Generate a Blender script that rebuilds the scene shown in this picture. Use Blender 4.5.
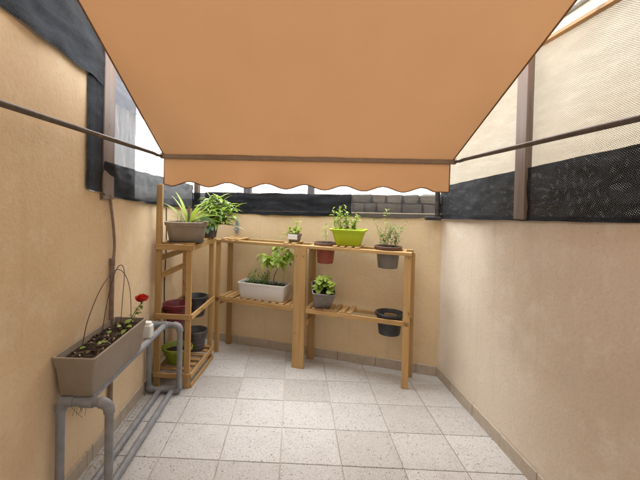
import bpy, math, random
from mathutils import Vector, Matrix, noise
random.seed(7)
R = math.radians
scene = bpy.context.scene
for o in list(bpy.data.objects): bpy.data.objects.remove(o)
COL = scene.collection

# ------------------------------------------------------------------ camera
CAM_H, YAW, PIT, ROL = 1.4273, -0.0354, -0.0151, 0.0235
cam_d = bpy.data.cameras.new('camera'); cam = bpy.data.objects.new('camera', cam_d); COL.objects.link(cam)
cam_d.sensor_width = 36; cam_d.lens = 393.29 / 640 * 36
cam_d.shift_x = (320 - 280.78) / 640; cam_d.shift_y = -(240 - 204.68) / 640
cam_d.clip_start = 0.02; cam_d.clip_end = 2000
fwd = Vector((math.sin(YAW) * math.cos(PIT), math.cos(YAW) * math.cos(PIT), math.sin(PIT)))
rgt0 = Vector((math.cos(YAW), -math.sin(YAW), 0)); up0 = rgt0.cross(fwd)
rgt = rgt0 * math.cos(ROL) + up0 * math.sin(ROL)
up = up0 * math.cos(ROL) - rgt0 * math.sin(ROL)
cam.matrix_world = Matrix(((rgt.x, up.x, -fwd.x, 0), (rgt.y, up.y, -fwd.y, 0), (rgt.z, up.z, -fwd.z, CAM_H), (0, 0, 0, 1)))
scene.camera = cam

# ------------------------------------------------------------------ sky, sun, exposure
SUN_EL, SUN_AZ = R(68), R(-20)          # azimuth from +Y towards +X
world = bpy.data.worlds.new('World'); scene.world = world; world.use_nodes = True
wn = world.node_tree; wn.nodes.clear()
sky = wn.nodes.new('ShaderNodeTexSky'); sky.sky_type = 'NISHITA'; sky.sun_disc = False
sky.sun_elevation = SUN_EL; sky.sun_rotation = SUN_AZ
sky.air_density = 1.0; sky.dust_density = 1.0; sky.ozone_density = 0.5
hs = wn.nodes.new('ShaderNodeHueSaturation'); hs.inputs['Saturation'].default_value = 0.14   # white, overcast-bright sky
bg = wn.nodes.new('ShaderNodeBackground'); bg.inputs['Strength'].default_value = 0.15
wo = wn.nodes.new('ShaderNodeOutputWorld')
wn.links.new(sky.outputs[0], hs.inputs['Color']); wn.links.new(hs.outputs[0], bg.inputs[0]); wn.links.new(bg.outputs[0], wo.inputs[0])
sl = bpy.data.lights.new('sun', 'SUN'); sl.energy = .7; sl.angle = R(80); sl.color = (1, .97, .93)
sun = bpy.data.objects.new('sun', sl); COL.objects.link(sun)
sd = Vector((math.cos(SUN_EL) * math.sin(SUN_AZ), math.cos(SUN_EL) * math.cos(SUN_AZ), math.sin(SUN_EL)))
sun.rotation_euler = sd.to_track_quat('Z', 'Y').to_euler(); sun.location = sd * 20
vs = scene.view_settings; vs.view_transform = 'Standard'; vs.look = 'None'; vs.gamma = 1; vs.use_curve_mapping = False
vs.exposure = 2.95
scene.render.engine = 'CYCLES'
scene.cycles.max_bounces = 8; scene.cycles.diffuse_bounces = 4; scene.cycles.transparent_max_bounces = 14
scene.cycles.transmission_bounces = 4; scene.cycles.caustics_reflective = False; scene.cycles.caustics_refractive = False
scene.cycles.glossy_bounces = 2

# ------------------------------------------------------------------ materials
MAT = {}
class NT:
    def __init__(s, name):
        s.m = bpy.data.materials.new(name); s.m.use_nodes = True; s.t = s.m.node_tree; s.t.nodes.clear()
        s.out = s.n('OutputMaterial'); s.tc = s.n('TexCoord'); s.oi = None; MAT[name] = s.m
    def n(s, k, **kw):
        nd = s.t.nodes.new('ShaderNode' + k)
        for a, v in kw.items():
            if hasattr(nd, a): setattr(nd, a, v)
            else: nd.inputs[a.replace('_', ' ')].default_value = v
        return nd
    def l(s, a, b): s.t.links.new(a, b)
    def coord(s, kind='Object', scale=(1, 1, 1), rnd=False, rot=(0, 0, 0)):
        mp = s.n('Mapping'); s.l(s.tc.outputs[kind], mp.inputs['Vector']); mp.inputs['Scale'].default_value = scale
        mp.inputs['Rotation'].default_value = rot
        if rnd:
            oi = s.n('ObjectInfo'); mul = s.n('Math', operation='MULTIPLY'); s.l(oi.outputs['Random'], mul.inputs[0]); mul.inputs[1].default_value = 37.0
            cb = s.n('CombineXYZ'); [s.l(mul.outputs[0], cb.inputs[i]) for i in range(3)]
            s.l(cb.outputs[0], mp.inputs['Location'])
        return mp.outputs[0]
    def noise(s, co, scale, detail=4, rough=.55):
        nd = s.n('TexNoise'); nd.inputs['Scale'].default_value = scale; nd.inputs['Detail'].default_value = detail; nd.inputs['Roughness'].default_value = rough
        s.l(co, nd.inputs['Vector']); return nd.outputs['Fac']
    def ramp(s, fac, stops):
        r = s.n('ValToRGB'); s.l(fac, r.inputs[0]); e = r.color_ramp.elements
        while len(e) < len(stops): e.new(.5)
        for i, (p, c) in enumerate(stops):
            e[i].position = p; e[i].color = (*c, 1) if len(c) == 3 else c
        return r.outputs[0]
    def mix(s, fac, a, b, mode='MIX'):
        m = s.n('MixRGB', blend_type=mode)
        for v, i in ((fac, 0), (a, 1), (b, 2)):
            if isinstance(v, (int, float)): m.inputs[i].default_value = v
            elif isinstance(v, tuple): m.inputs[i].default_value = (*v, 1)
            else: s.l(v, m.inputs[i])
        return m.outputs[0]
    def math(s, op, a, b=0.0):
        m = s.n('Math', operation=op)
        for v, i in ((a, 0), (b, 1)):
            if isinstance(v, (int, float)): m.inputs[i].default_value = v
            else: s.l(v, m.inputs[i])
        return m.outputs[0]
    def bump(s, h, strength, dist=.01):
        b = s.n('Bump'); b.inputs['Strength'].default_value = strength; b.inputs['Distance'].default_value = dist; s.l(h, b.inputs['Height']); return b.outputs[0]
    def princ(s, color, rough=.6, normal=None, spec=.4, metal=0.0, link=True):
        p = s.n('BsdfPrincipled')
        for v, k in ((color, 'Base Color'), (rough, 'Roughness'), (spec, 'Specular IOR Level'), (metal, 'Metallic')):
            if isinstance(v, (int, float)): p.inputs[k].default_value = v
            elif isinstance(v, tuple): p.inputs[k].default_value = (*v, 1)
            else: s.l(v, p.inputs[k])
        if normal is not None: s.l(normal, p.inputs['Normal'])
        if link: s.l(p.outputs[0], s.out.inputs[0])
        return p
    def rnd(s):
        if not s.oi: s.oi = s.n('ObjectInfo')
        return s.oi.outputs['Random']

def stucco(name, c1, c2, c3):
    m = NT(name); co = m.coord('Object')
    big = m.noise(co, 1.3, 2, .5); mid = m.noise(co, 6, 4, .65); fine = m.noise(co, 55, 3, .7)
    col = m.mix(m.ramp(big, [(.35, (0, 0, 0)), (.65, (1, 1, 1))]), c1, c2)
    col = m.mix(m.ramp(mid, [(.52, (0, 0, 0)), (.72, (.75, .75, .75))]), col, c3)
    # faint drips running down the wall
    drip = m.noise(m.coord('Object', (9, 9, .7)), 1.6, 2, .6)
    col = m.mix(m.ramp(drip, [(.58, (0, 0, 0)), (.8, (.35, .35, .35))]), col, tuple(v * .78 for v in c1))
    col = m.mix(m.ramp(fine, [(.25, (.22, .22, .22)), (.5, (0, 0, 0))]), col, tuple(v * .6 for v in c1))
    pit = m.n('TexVoronoi'); pit.inputs['Scale'].default_value = 9; m.l(co, pit.inputs['Vector'])
    col = m.mix(m.ramp(pit.outputs['Distance'], [(.02, (.5, .5, .5)), (.05, (0, 0, 0))]), col, tuple(v * .5 for v in c1))
    blot = m.noise(m.coord('Object', (1, 1, 1.6)), 2.9, 4, .72)
    col = m.mix(m.ramp(blot, [(.56, (0, 0, 0)), (.74, (.4, .4, .4))]), col, tuple(v * .84 for v in c1))
    h = m.math('ADD', m.math('MULTIPLY', mid, .9), m.math('MULTIPLY', fine, .45))
    m.princ(col, .88, m.bump(h, .19, .012), .2)
stucco('stucco_tan', (.68, .52, .325), (.73, .575, .38), (.765, .64, .465))
stucco('stucco_pale', (.68, .575, .45), (.73, .64, .525), (.775, .71, .615))
stucco('stucco_back', (.69, .53, .315), (.725, .57, .355), (.755, .615, .41))
stucco('stucco_house', (.70, .66, .60), (.74, .70, .64), (.78, .74, .68))
stucco('render_grey', (.075, .075, .075), (.09, .09, .09), (.115, .115, .113))
stucco('render_cream', (.66, .60, .48), (.70, .65, .54), (.74, .70, .60))

def terrazzo():
    m = NT('terrazzo'); co = m.coord('Object', rnd=True)
    base = m.mix(m.noise(co, 9, 4), (.465, .453, .435), (.53, .518, .50))
    tint = m.ramp(m.rnd(), [(0, (.84, .82, .80)), (.5, (.95, .945, .94)), (1, (1.04, 1.04, 1.04))])
    base = m.mix(1, base, tint, 'MULTIPLY')
    for sc, thr, c in ((95, .26, (.22, .165, .125)), (62, .22, (.36, .31, .26)), (150, .27, (.14, .12, .11)), (80, .20, (.60, .59, .57)), (210, .3, (.3, .28, .26)), (38, .16, (.25, .17, .12))):
        v = m.n('TexVoronoi'); v.inputs['Scale'].default_value = sc; m.l(co, v.inputs['Vector'])
        sep = m.n('SeparateColor'); m.l(v.outputs['Color'], sep.inputs[0])
        sel = m.math('GREATER_THAN', sep.outputs[0], .84 if sc < 100 else .80)
        d = m.ramp(v.outputs['Distance'], [(thr, (1, 1, 1)), (thr + .1, (0, 0, 0))])
        base = m.mix(m.math('MULTIPLY', sel, d), base, c)
    dirt = m.noise(co, 3.2, 4, .7)
    base = m.mix(m.ramp(dirt, [(.5, (0, 0, 0)), (.75, (.42, .42, .42))]), base, (.34, .30, .25))
    rough = m.ramp(dirt, [(.3, (.36, .36, .36)), (.7, (.58, .58, .58))])
    m.princ(base, rough, m.bump(m.noise(co, 160, 3), .06, .003), .35)
terrazzo()
def simple(name, c, rough=.5, var=.12, scale=30, bump=.1, spec=.4, metal=0.0, kind='Object', rnd=True):
    m = NT(name); co = m.coord(kind, rnd=rnd); f = m.noise(co, scale, 5, .6)
    col = m.mix(m.ramp(f, [(.3, (0, 0, 0)), (.7, (1, 1, 1))]), tuple(v * (1 - var) for v in c), tuple(min(1, v * (1 + var)) for v in c))
    f2 = m.noise(co, scale * .22, 3)
    du = m.noise(co, scale * .5, 7, .75); col = m.mix(m.ramp(du, [(.48, (0, 0, 0)), (.78, (.22, .22, .22))]), col, (.34, .29, .23))
    r = m.ramp(f2, [(.3, (max(0, rough - .1),) * 3), (.7, (min(1, rough + .12),) * 3)])
    m.princ(col, r, m.bump(f, bump, .004), spec, metal)
    return m
simple('grout', (.52, .47, .40), .9, .2, 40, .4)
simple('concrete', (.36, .34, .31), .9, .15, 12, .3)
simple('ground', (.22, .21, .19), .95, .2, 3, .2)
simple('baseboard', (.45, .385, .305), .5, .12, 25, .1)
simple('pvc_grey', (.23, .24, .255), .42, .16, 22, .08)
simple('taupe', (.285, .235, .18), .5, .08, 18, .06)
simple('taupe_dark', (.20, .165, .13), .5, .08, 18, .06)
simple('pot_black', (.032, .033, .037), .45, .15, 20, .06)
simple('pot_charcoal', (.075, .068, .068), .5, .12, 20, .06)
simple('pot_grey', (.19, .17, .155), .55, .1, 20, .06)
simple('pot_burgundy', (.15, .018, .025), .38, .1, 20, .05)
simple('pot_terracotta', (.30, .075, .045), .55, .1, 20, .06)
simple('pot_brown_rim', (.13, .07, .055), .5, .1, 20, .06)
simple('pot_green', (.20, .26, .02), .4, .1, 20, .05)
simple('pot_lime', (.45, .62, .015), .38, .06, 20, .05)
simple('pot_white', (.74, .73, .71), .5, .06, 18, .08)
simple('white_plastic', (.72, .74, .70), .45, .06, 20, .05)
simple('wire', (.06, .045, .035), .6, .2, 40, .1)
simple('cable_black', (.03, .028, .028), .5, .1, 40, .1)
simple('pipe_brown', (.23, .17, .125), .7, .25, 26, .25)
simple('bar_brown', (.30, .215, .145), .45, .1, 30, .05)
simple('arm_dark', (.085, .07, .06), .45, .15, 30, .05)
simple('trim_brown', (.20, .10, .04), .8, .1, 60, .1)
simple('stalk', (.12, .13, .05), .7, .2, 60, .2)
simple('bark', (.16, .12, .07), .8, .25, 60, .4)
simple('hook_grey', (.22, .26, .30), .4, .1, 30, .05)
simple('stone_a', (.33, .28, .22), .9, .25, 14, .7)
simple('stone_b', (.26, .23, .20), .9, .25, 14, .7)
simple('mortar', (.12, .11, .10), .95, .2, 20, .5)
simple('door_paint', (.55, .54, .52), .5, .05, 20, .05)
g = NT('glass_dark'); g.princ((.03, .035, .04), .05, None, .5)

def soil():
    m = NT('soil'); co = m.coord('Object', rnd=True); f = m.noise(co, 60, 8, .7); c = m.noise(co, 24, 5, .7)
    col = m.ramp(f, [(.3, (.012, .009, .007)), (.55, (.05, .034, .022)), (.72, (.13, .095, .06))])
    m.princ(col, .95, m.bump(c, .9, .02), .15)
soil()
def wood(name, dark, light, tint=.25):
    m = NT(name); co = m.coord('Object', (2.2, 26, 26), rnd=True)
    g1 = m.noise(co, 1.0, 6, .65); g2 = m.noise(m.coord('Object', (1.2, 90, 90), rnd=True), 1.0, 3, .6)
    col = m.mix(m.ramp(g1, [(.3, (0, 0, 0)), (.72, (1, 1, 1))]), dark, light)
    col = m.mix(m.math('MULTIPLY', m.ramp(g2, [(.5, (0, 0, 0)), (.7, (1, 1, 1))]), .35), col, tuple(v * .6 for v in dark))
    t = m.ramp(m.rnd(), [(0, (1 - tint,) * 3), (1, (1, 1, 1))]); col = m.mix(1, col, t, 'MULTIPLY')
    kn = m.noise(m.coord('Object', (9, 22, 22), rnd=True), 1.0, 2); col = m.mix(m.ramp(kn, [(.66, (0, 0, 0)), (.74, (.75, .75, .75))]), col, tuple(v * .4 for v in dark))
    m.princ(col, .55, m.bump(g1, .25, .004), .3)
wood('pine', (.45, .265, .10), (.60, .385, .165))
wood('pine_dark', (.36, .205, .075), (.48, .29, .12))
wood('post_brown', (.14, .098, .072), (.22, .162, .125), .1)
wood('beam_brown', (.38, .225, .09), (.48, .30, .13), .1)
wood('post_grey', (.12, .12, .125), (.2, .2, .21), .1)

def fabric(name='awning_fabric', transl=.14):
    m = NT(name)
    uv = m.coord('UV')
    col = m.mix(m.noise(uv, 2.5, 4), (.425, .225, .103), (.465, .25, .117))
    stain = m.noise(m.coord('UV', (1, .45, 1)), 1.7, 5, .6)
    col = m.mix(m.ramp(stain, [(.52, (0, 0, 0)), (.8, (.28, .28, .28))]), col, (.33, .17, .075))
    sep = m.n('SeparateXYZ'); m.l(m.tc.outputs['UV'], sep.inputs[0])
    # sewn panel seams every 1.2 m
    seam = m.math('ABSOLUTE', m.math('SUBTRACT', m.math('FRACT', m.math('DIVIDE', m.math('ADD', sep.outputs[0], .52), 1.2)), .5))
    seamf = m.ramp(seam, [(.0, (.10, .10, .10)), (.004, (0, 0, 0))]); col = m.mix(seamf, col, (.40, .2, .08))
    wx = m.n('TexWave', bands_direction='X'); wx.inputs['Scale'].default_value = 160; m.l(uv, wx.inputs['Vector'])
    wy = m.n('TexWave', bands_direction='Y'); wy.inputs['Scale'].default_value = 160; m.l(uv, wy.inputs['Vector'])
    wrinkle = m.noise(m.coord('UV', (5, 1.2, 1)), 1.5, 4, .6)
    h = m.math('ADD', m.math('MULTIPLY', m.math('ADD', wx.outputs['Fac'], wy.outputs['Fac']), .08), wrinkle)
    nm = m.bump(h, .25, .01)
    p = m.princ(col, .85, nm, .15, link=False)
    tr = m.n('BsdfTranslucent'); m.l(col, tr.inputs[0]); m.l(nm, tr.inputs['Normal'])
    mx = m.n('MixShader'); mx.inputs[0].default_value = transl; m.l(p.outputs[0], mx.inputs[1]); m.l(tr.outputs[0], mx.inputs[2]); m.l(mx.outputs[0], m.out.inputs[0])
fabric()
fabric('valance_fabric', .32)

def net(name, col, cover, weave=110, transl=.4, crease=.6, spec=.4, rot=.6, rough=.55, hi=None):
    """woven shade net: two crossing thread families (UV in metres); the gaps are clear."""
    m = NT(name); uv = m.coord('UV', rot=(0, 0, rot))
    a = m.n('TexWave', bands_direction='X'); a.inputs['Scale'].default_value = weave / 6.283 * 2; a.inputs['Distortion'].default_value = 0
    b = m.n('TexWave', bands_direction='Y'); b.inputs['Scale'].default_value = weave / 6.283 * 2; b.inputs['Distortion'].default_value = 0
    m.l(uv, a.inputs['Vector']); m.l(uv, b.inputs['Vector'])
    th = m.math('MAXIMUM', a.outputs['Fac'], b.outputs['Fac'])
    dens = m.noise(m.coord('UV', (1, 3, 1)), 2.2, 2, .6)
    lim = m.math('ADD', 1 - cover - .04, m.math('MULTIPLY', dens, .08))
    al = m.ramp(m.math('SUBTRACT', th, lim), [(.0, (0, 0, 0)), (.12, (1, 1, 1))])
    cr = m.noise(m.coord('UV', (1.6, 7, 1)), 2.6, 4, .7)
    c = m.mix(m.ramp(cr, [(.45, (0, 0, 0)), (.7, (crease, crease, crease))]), col, hi or tuple(min(1, v * 2.2) for v in col))
    c = m.mix(1, c, m.ramp(th, [(.2, (.45, .45, .45)), (.9, (1.15, 1.15, 1.15))]), 'MULTIPLY')
    p = m.princ(c, rough, m.bump(m.math('ADD', m.math('MULTIPLY', th, .3), cr), .5, .02), spec, link=False)
    t = m.n('BsdfTranslucent'); m.l(c, t.inputs[0])
    mx = m.n('MixShader'); mx.inputs[0].default_value = transl; m.l(p.outputs[0], mx.inputs[1]); m.l(t.outputs[0], mx.inputs[2])
    tp = m.n('BsdfTransparent'); mx2 = m.n('MixShader'); m.l(al, mx2.inputs[0]); m.l(tp.outputs[0], mx2.inputs[1]); m.l(mx.outputs[0], mx2.inputs[2])
    m.l(mx2.outputs[0], m.out.inputs[0])
net('net_black', (.015, .018, .023), .985, 125, .02, .5, .12, .6, .75)
net('net_black_thin', (.035, .036, .04), .55, 125, .12, .6, .5)
net('net_cream', (.35, .305, .235), .72, 135, .45, .7, .2, .6, .8, (.45, .40, .32))
net('net_black_backlit', (.16, .18, .22), .80, 125, .4, .7, .4, .6, .6, (.3, .33, .38))  # same black net; blue grey colour paints in the light from behind

def film():
    m = NT('plastic_film'); co = m.coord('UV', (1, 1, 1), rot=(0, 0, .9))
    st = m.noise(m.coord('UV', (14, 1.5, 1), rot=(0, 0, .5)), 1.6, 5, .65)
    c = m.ramp(st, [(.35, (.42, .43, .44)), (.65, (.72, .72, .72))])
    d = m.n('BsdfTranslucent'); m.l(c, d.inputs[0]); p = m.princ(c, .3, m.bump(st, .4, .02), .5, link=False)
    mx = m.n('MixShader'); mx.inputs[0].default_value = .65; m.l(p.outputs[0], mx.inputs[1]); m.l(d.outputs[0], mx.inputs[2])
    tp = m.n('BsdfTransparent'); mx2 = m.n('MixShader'); m.l(m.ramp(st, [(.3, (.16, .16, .16)), (.7, (.40, .40, .40))]), mx2.inputs[0])
    m.l(tp.outputs[0], mx2.inputs[1]); m.l(mx.outputs[0], mx2.inputs[2]); m.l(mx2.outputs[0], m.out.inputs[0])
film()

def leafmat(name, c1, c2, transl=.35, rough=.42):
    m = NT(name); co = m.coord('Object', rnd=True)
    gi = m.n('NewGeometry')
    col = m.mix(gi.outputs['Random Per Island'], c1, c2)
    col = m.mix(m.math('MULTIPLY', m.rnd(), .6), col, c2)
    col = m.mix(m.ramp(m.noise(co, 60, 3), [(.4, (0, 0, 0)), (.8, (.4, .4, .4))]), col, tuple(v * .55 for v in c1))
    p = m.princ(col, rough, None, .4, link=False)
    t = m.n('BsdfTranslucent'); m.l(m.mix(1, col, (1.0, 1.0, .55), 'MULTIPLY'), t.inputs[0])
    mx = m.n('MixShader'); mx.inputs[0].default_value = transl; m.l(p.outputs[0], mx.inputs[1]); m.l(t.outputs[0], mx.inputs[2]); m.l(mx.outputs[0], m.out.inputs[0])
leafmat('leaf_bright', (.18, .33, .04), (.35, .48, .09))
leafmat('leaf_yellow', (.28, .42, .05), (.48, .58, .13))
leafmat('leaf_mid', (.12, .23, .04), (.23, .35, .08))
leafmat('leaf_dark', (.035, .075, .02), (.08, .13, .04))
leafmat('leaf_blue', (.09, .17, .09), (.15, .24, .14), .2)
leafmat('leaf_pale', (.26, .31, .13), (.38, .41, .22))
leafmat('petal_red', (.42, .012, .008), (.6, .03, .02), .25)
leafmat('straw', (.30, .24, .12), (.42, .36, .2), .2)

# ------------------------------------------------------------------ mesh helpers
class MB:
    def __init__(s): s.v = []; s.f = []; s.uv = None
    def add(s, vs, fs):
        o = len(s.v); s.v += [tuple(v) for v in vs]; s.f += [tuple(i + o for i in f) for f in fs]; return s
    def box(s, c, d, M=None, bev=0.0):
        x, y, z = d[0] / 2, d[1] / 2, d[2] / 2
        if bev <= 0:
            vs = [Vector((sx * x, sy * y, sz * z)) for sz in (-1, 1) for sy in (-1, 1) for sx in (-1, 1)]
            fs = [(0, 2, 3, 1), (4, 5, 7, 6), (0, 1, 5, 4), (2, 6, 7, 3), (0, 4, 6, 2), (1, 3, 7, 5)]
        else:
            b = bev; vs = []; idx = {}
            for sx in (-1, 1):
                for sy in (-1, 1):
                    for sz in (-1, 1):
                        for ax in range(3):
                            p = [sx * (x - b), sy * (y - b), sz * (z - b)]
                            p[ax] = (sx, sy, sz)[ax] * (x, y, z)[ax]
                            idx[(sx, sy, sz, ax)] = len(vs); vs.append(Vector(p))
            fs = []
            for ax in range(3):
                o1, o2 = [(1, 2), (2, 0), (0, 1)][ax]
                for sg in (-1, 1):
                    q = []
                    for a, bb in ((-1, -1), (1, -1), (1, 1), (-1, 1)):
                        k = [0, 0, 0]; k[ax] = sg; k[o1] = a; k[o2] = bb; q.append(idx[(*k, ax)])
                    fs.append(tuple(q if sg > 0 else q[::-1]))
            for ax in range(3):                      # edges along ax
                o1, o2 = [(1, 2), (2, 0), (0, 1)][ax]
                for a in (-1, 1):
                    for bb in (-1, 1):
                        def K(sg, w):
                            k = [0, 0, 0]; k[ax] = sg; k[o1] = a; k[o2] = bb; return idx[(*k, w)]
                        q = [K(-1, o1), K(1, o1), K(1, o2), K(-1, o2)]
                        fs.append(tuple(q if a * bb < 0 else q[::-1]))
            for sx in (-1, 1):
                for sy in (-1, 1):
                    for sz in (-1, 1):
                        q = [idx[(sx, sy, sz, i)] for i in range(3)]
                        fs.append(tuple(q if sx * sy * sz > 0 else q[::-1]))
        M = (Matrix.Translation(c) @ M) if M is not None else Matrix.Translation(c)
        return s.add([M @ v for v in vs], fs)
    def tube(s, pts, r, n=10, caps=True):
        pts = [Vector(p) for p in pts]; rs = r if isinstance(r, (list, tuple)) else [r] * len(pts)
        vs = []; fs = []; prev = None
        for i, p in enumerate(pts):
            t = (pts[min(i + 1, len(pts) - 1)] - pts[max(i - 1, 0)]).normalized()
            if prev is None:
                a = Vector((0, 0, 1)) if abs(t.z) < .9 else Vector((1, 0, 0)); e = t.cross(a).normalized()
            else: e = (prev - t * prev.dot(t)).normalized()
            prev = e; b = t.cross(e)
            for k in range(n):
                w = 2 * math.pi * k / n; vs.append(p + (e * math.cos(w) + b * math.sin(w)) * rs[i])
        for i in range(len(pts) - 1):
            for k in range(n):
                fs.append((i * n + k, i * n + (k + 1) % n, (i + 1) * n + (k + 1) % n, (i + 1) * n + k))
        if caps: fs.append(tuple(range(n))[::-1]); fs.append(tuple((len(pts) - 1) * n + k for k in range(n)))
        return s.add(vs, fs)
    def loft(s, rings, closed_bottom=True, closed_top=False):
        """rings: list of equal-length point loops"""
        n = len(rings[0]); vs = [p for r in rings for p in r]; fs = []
        for i in range(len(rings) - 1):
            for k in range(n): fs.append((i * n + k, i * n + (k + 1) % n, (i + 1) * n + (k + 1) % n, (i + 1) * n + k))
        if closed_bottom: fs.append(tuple(range(n))[::-1])
        if closed_top: fs.append(tuple((len(rings) - 1) * n + k for k in range(n)))
        return s.add(vs, fs)
    def mesh(s, name, mat, smooth=None):
        me = bpy.data.meshes.new(name); me.from_pydata(s.v, [], s.f); me.update()
        if mat: me.materials.append(MAT[mat])
        if s.uv:
            ul = me.uv_layers.new(name='UVMap')
            for lp in me.loops: ul.data[lp.index].uv = s.uv[lp.vertex_index]
        if smooth:
            me.polygons.foreach_set('use_smooth', [True] * len(me.polygons))
            me.set_sharp_from_angle(angle=R(smooth))
        return me
    def obj(s, name, mat, parent=None, smooth=None, M=None):
        return link(name, s.mesh(name, mat, smooth), parent, M)
def link(name, me, parent=None, M=None):
    o = bpy.data.objects.new(name, me); COL.objects.link(o)
    if parent: o.parent = parent
    if M is not None: o.matrix_basis = M
    return o
def tag(o, label=None, cat=None, group=None, kind=None):
    if label: o['label'] = label
    if cat: o['category'] = cat
    if group: o['group'] = group
    if kind: o['kind'] = kind
    return o
def thing(name, label, cat, loc=(0, 0, 0), rz=0.0, group=None):
    o = bpy.data.objects.new(name, None); COL.objects.link(o); o.empty_display_size = .05
    o.location = loc; o.rotation_euler = (0, 0, rz); return tag(o, label, cat, group)
def board(name, a, b, w, t, mat, parent, upv=(0, 0, 1), bev=.002):
    """timber from a to b (parent space), local X along its grain; w along upv-ish axis, t across"""
    a = Vector(a); b = Vector(b); x = (b - a); L = x.length; x.normalize(); u = Vector(upv); u = (u - x * u.dot(x)).normalized(); y = u.cross(x)
    M = Matrix(((x.x, y.x, u.x, 0), (x.y, y.y, u.y, 0), (x.z, y.z, u.z, 0), (0, 0, 0, 1))); M.translation = (a + b) / 2
    return MB().box((0, 0, 0), (L, t, w), None, bev).obj(name, mat, parent, None, M)
def catmull(pts, n=8):
    P = [Vector(p) for p in pts]; P = [P[0] * 2 - P[1]] + P + [P[-1] * 2 - P[-2]]; out = []
    for i in range(1, len(P) - 2):
        for k in range(n):
            t = k / n; a, b, c, d = P[i - 1:i + 3]
            out.append(.5 * ((2 * b) + (c - a) * t + (2 * a - 5 * b + 4 * c - d) * t * t + (3 * b - a - 3 * c + d) * t ** 3))
    out.append(P[-2]); return out
def sheet(name, mat, path, zb, zt, nu, nv, amp, freq, parent=None, sag=0.0, seed=0.0, edge=.0):
    """hanging cloth: path = two (x,y) ends, zb / zt = heights at both ends"""
    a, b = Vector((*path[0], 0)), Vector((*path[1], 0)); d = b - a; L = d.length; nrm = Vector((d.y, -d.x, 0)).normalized(); m = MB(); uv = []
    for j in range(nv + 1):
        for i in range(nu + 1):
            s_, t_ = i / nu, j / nv
            z0 = zb[0] + (zb[1] - zb[0]) * s_ - sag * math.sin(math.pi * s_); z1 = zt[0] + (zt[1] - zt[0]) * s_
            z0 += edge * noise.noise((s_ * L * 7 + seed, 3.1, seed)); z1 += edge * noise.noise((s_ * L * 5 + seed, 9.1, seed))
            z = z0 + (z1 - z0) * t_
            q = Vector((s_ * L * freq, z * freq * 2.2, seed))
            off = amp * (noise.fractal(q, .9, 2.1, 4)) * (1.0)
            off += amp * .5 * noise.noise((s_ * L * freq * 2.5, z * freq * 6, seed + 5))
            p = a + d * s_ + nrm * off; p.z = z; m.v.append(tuple(p)); uv.append((s_ * L, z))
    for j in range(nv):
        for i in range(nu):
            k = j * (nu + 1) + i; m.f.append((k, k + 1, k + nu + 2, k + nu + 1))
    m.uv = uv
    return m.obj(name, mat, parent, 60)

# ------------------------------------------------------------------ setting: ground and tiled floor
T = .33; OX, OY = -.7051, 3.0894
LX = -1.06
def rwx(y): return 1.205 + (3.23 - y) * .040             # right wall face
def bwy(x): return 3.245 - .3285 * (x - 1.207)           # back wall face
gm = MB(); gm.add([(-300, -300, -.30), (300, -300, -.30), (300, 300, -.30), (-300, 300, -.30)], [(0, 1, 2, 3)])
tag(gm.obj('ground', 'ground'), kind='structure')
fm = MB(); fm.add([(-1.3, -2.4, -.004), (1.62, -2.4, -.004), (1.55, 3.2, -.004), (-1.3, 4.14, -.004)] + [(-1.3, -2.4, -.31), (1.62, -2.4, -.31), (1.55, 3.2, -.31), (-1.3, 4.14, -.31)],
       [(0, 1, 2, 3), (4, 7, 6, 5), (0, 4, 5, 1), (1, 5, 6, 2), (2, 6, 7, 3), (3, 7, 4, 0)])
floor = tag(fm.obj('floor', 'grout'), kind='structure')
def clip(poly, nx, ny, c):
    out = []
    for i in range(len(poly)):
        p, q = poly[i], poly[(i + 1) % len(poly)]; dp, dq = nx * p[0] + ny * p[1] - c, nx * q[0] + ny * q[1] - c
        if dp <= 0: out.append(p)
        if dp * dq < 0: t = dp / (dp - dq); out.append((p[0] + (q[0] - p[0]) * t, p[1] + (q[1] - p[1]) * t))
    return out
def tile_mesh(poly):
    m = MB(); n = len(poly); cx = sum(p[0] for p in poly) / n; cy = sum(p[1] for p in poly) / n
    r0 = [(x, y, -.004) for x, y in poly]; r1 = [(x, y, .0015) for x, y in poly]
    r2 = []
    for x, y in poly:
        d = Vector((cx - x, cy - y)); d = d.normalized() * .0026 if d.length > .01 else d * 0; r2.append((x + d.x, y + d.y, .003))
    m.loft([r0, r1, r2], False, True); return m
gp = .0026
full = tile_mesh([(-T / 2 + gp, -T / 2 + gp), (T / 2 - gp, -T / 2 + gp), (T / 2 - gp, T / 2 - gp), (-T / 2 + gp, T / 2 - gp)]).mesh('tile', 'terrazzo')
for c in range(-2, 7):
    for r in range(-4, 17):
        x0, y1 = OX + c * T, OY - r * T; y0 = y1 - T; cx, cy = x0 + T / 2, (y0 + y1) / 2
        poly = [(x0 + gp, y0 + gp), (x0 + T - gp, y0 + gp), (x0 + T - gp, y1 - gp), (x0 + gp, y1 - gp)]
        n0 = list(poly)
        for (nx, ny, cc) in ((-1, 0, 1.16), (1, .04, 1.205 + 3.23 * .04 + .1), (.3285, 1, 3.245 + .3285 * 1.207 + .1), (0, -1, 2.25)): 
            if poly: poly = clip(poly, nx, ny, cc)
        if len(poly) < 3: continue
        Mx = Matrix.Translation((cx, cy, random.uniform(-.0006, .0006))) @ Matrix.Rotation(random.uniform(-.0015, .0015), 4, 'X')
        if poly == n0: link('tile', full, floor, Mx)
        else:
            if len(poly) and (max(p[0] for p in poly) - min(p[0] for p in poly)) < .01: continue
            tile_mesh([(x - cx, y - cy) for x, y in poly]).obj('tile', 'terrazzo', floor, None, Mx)

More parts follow.
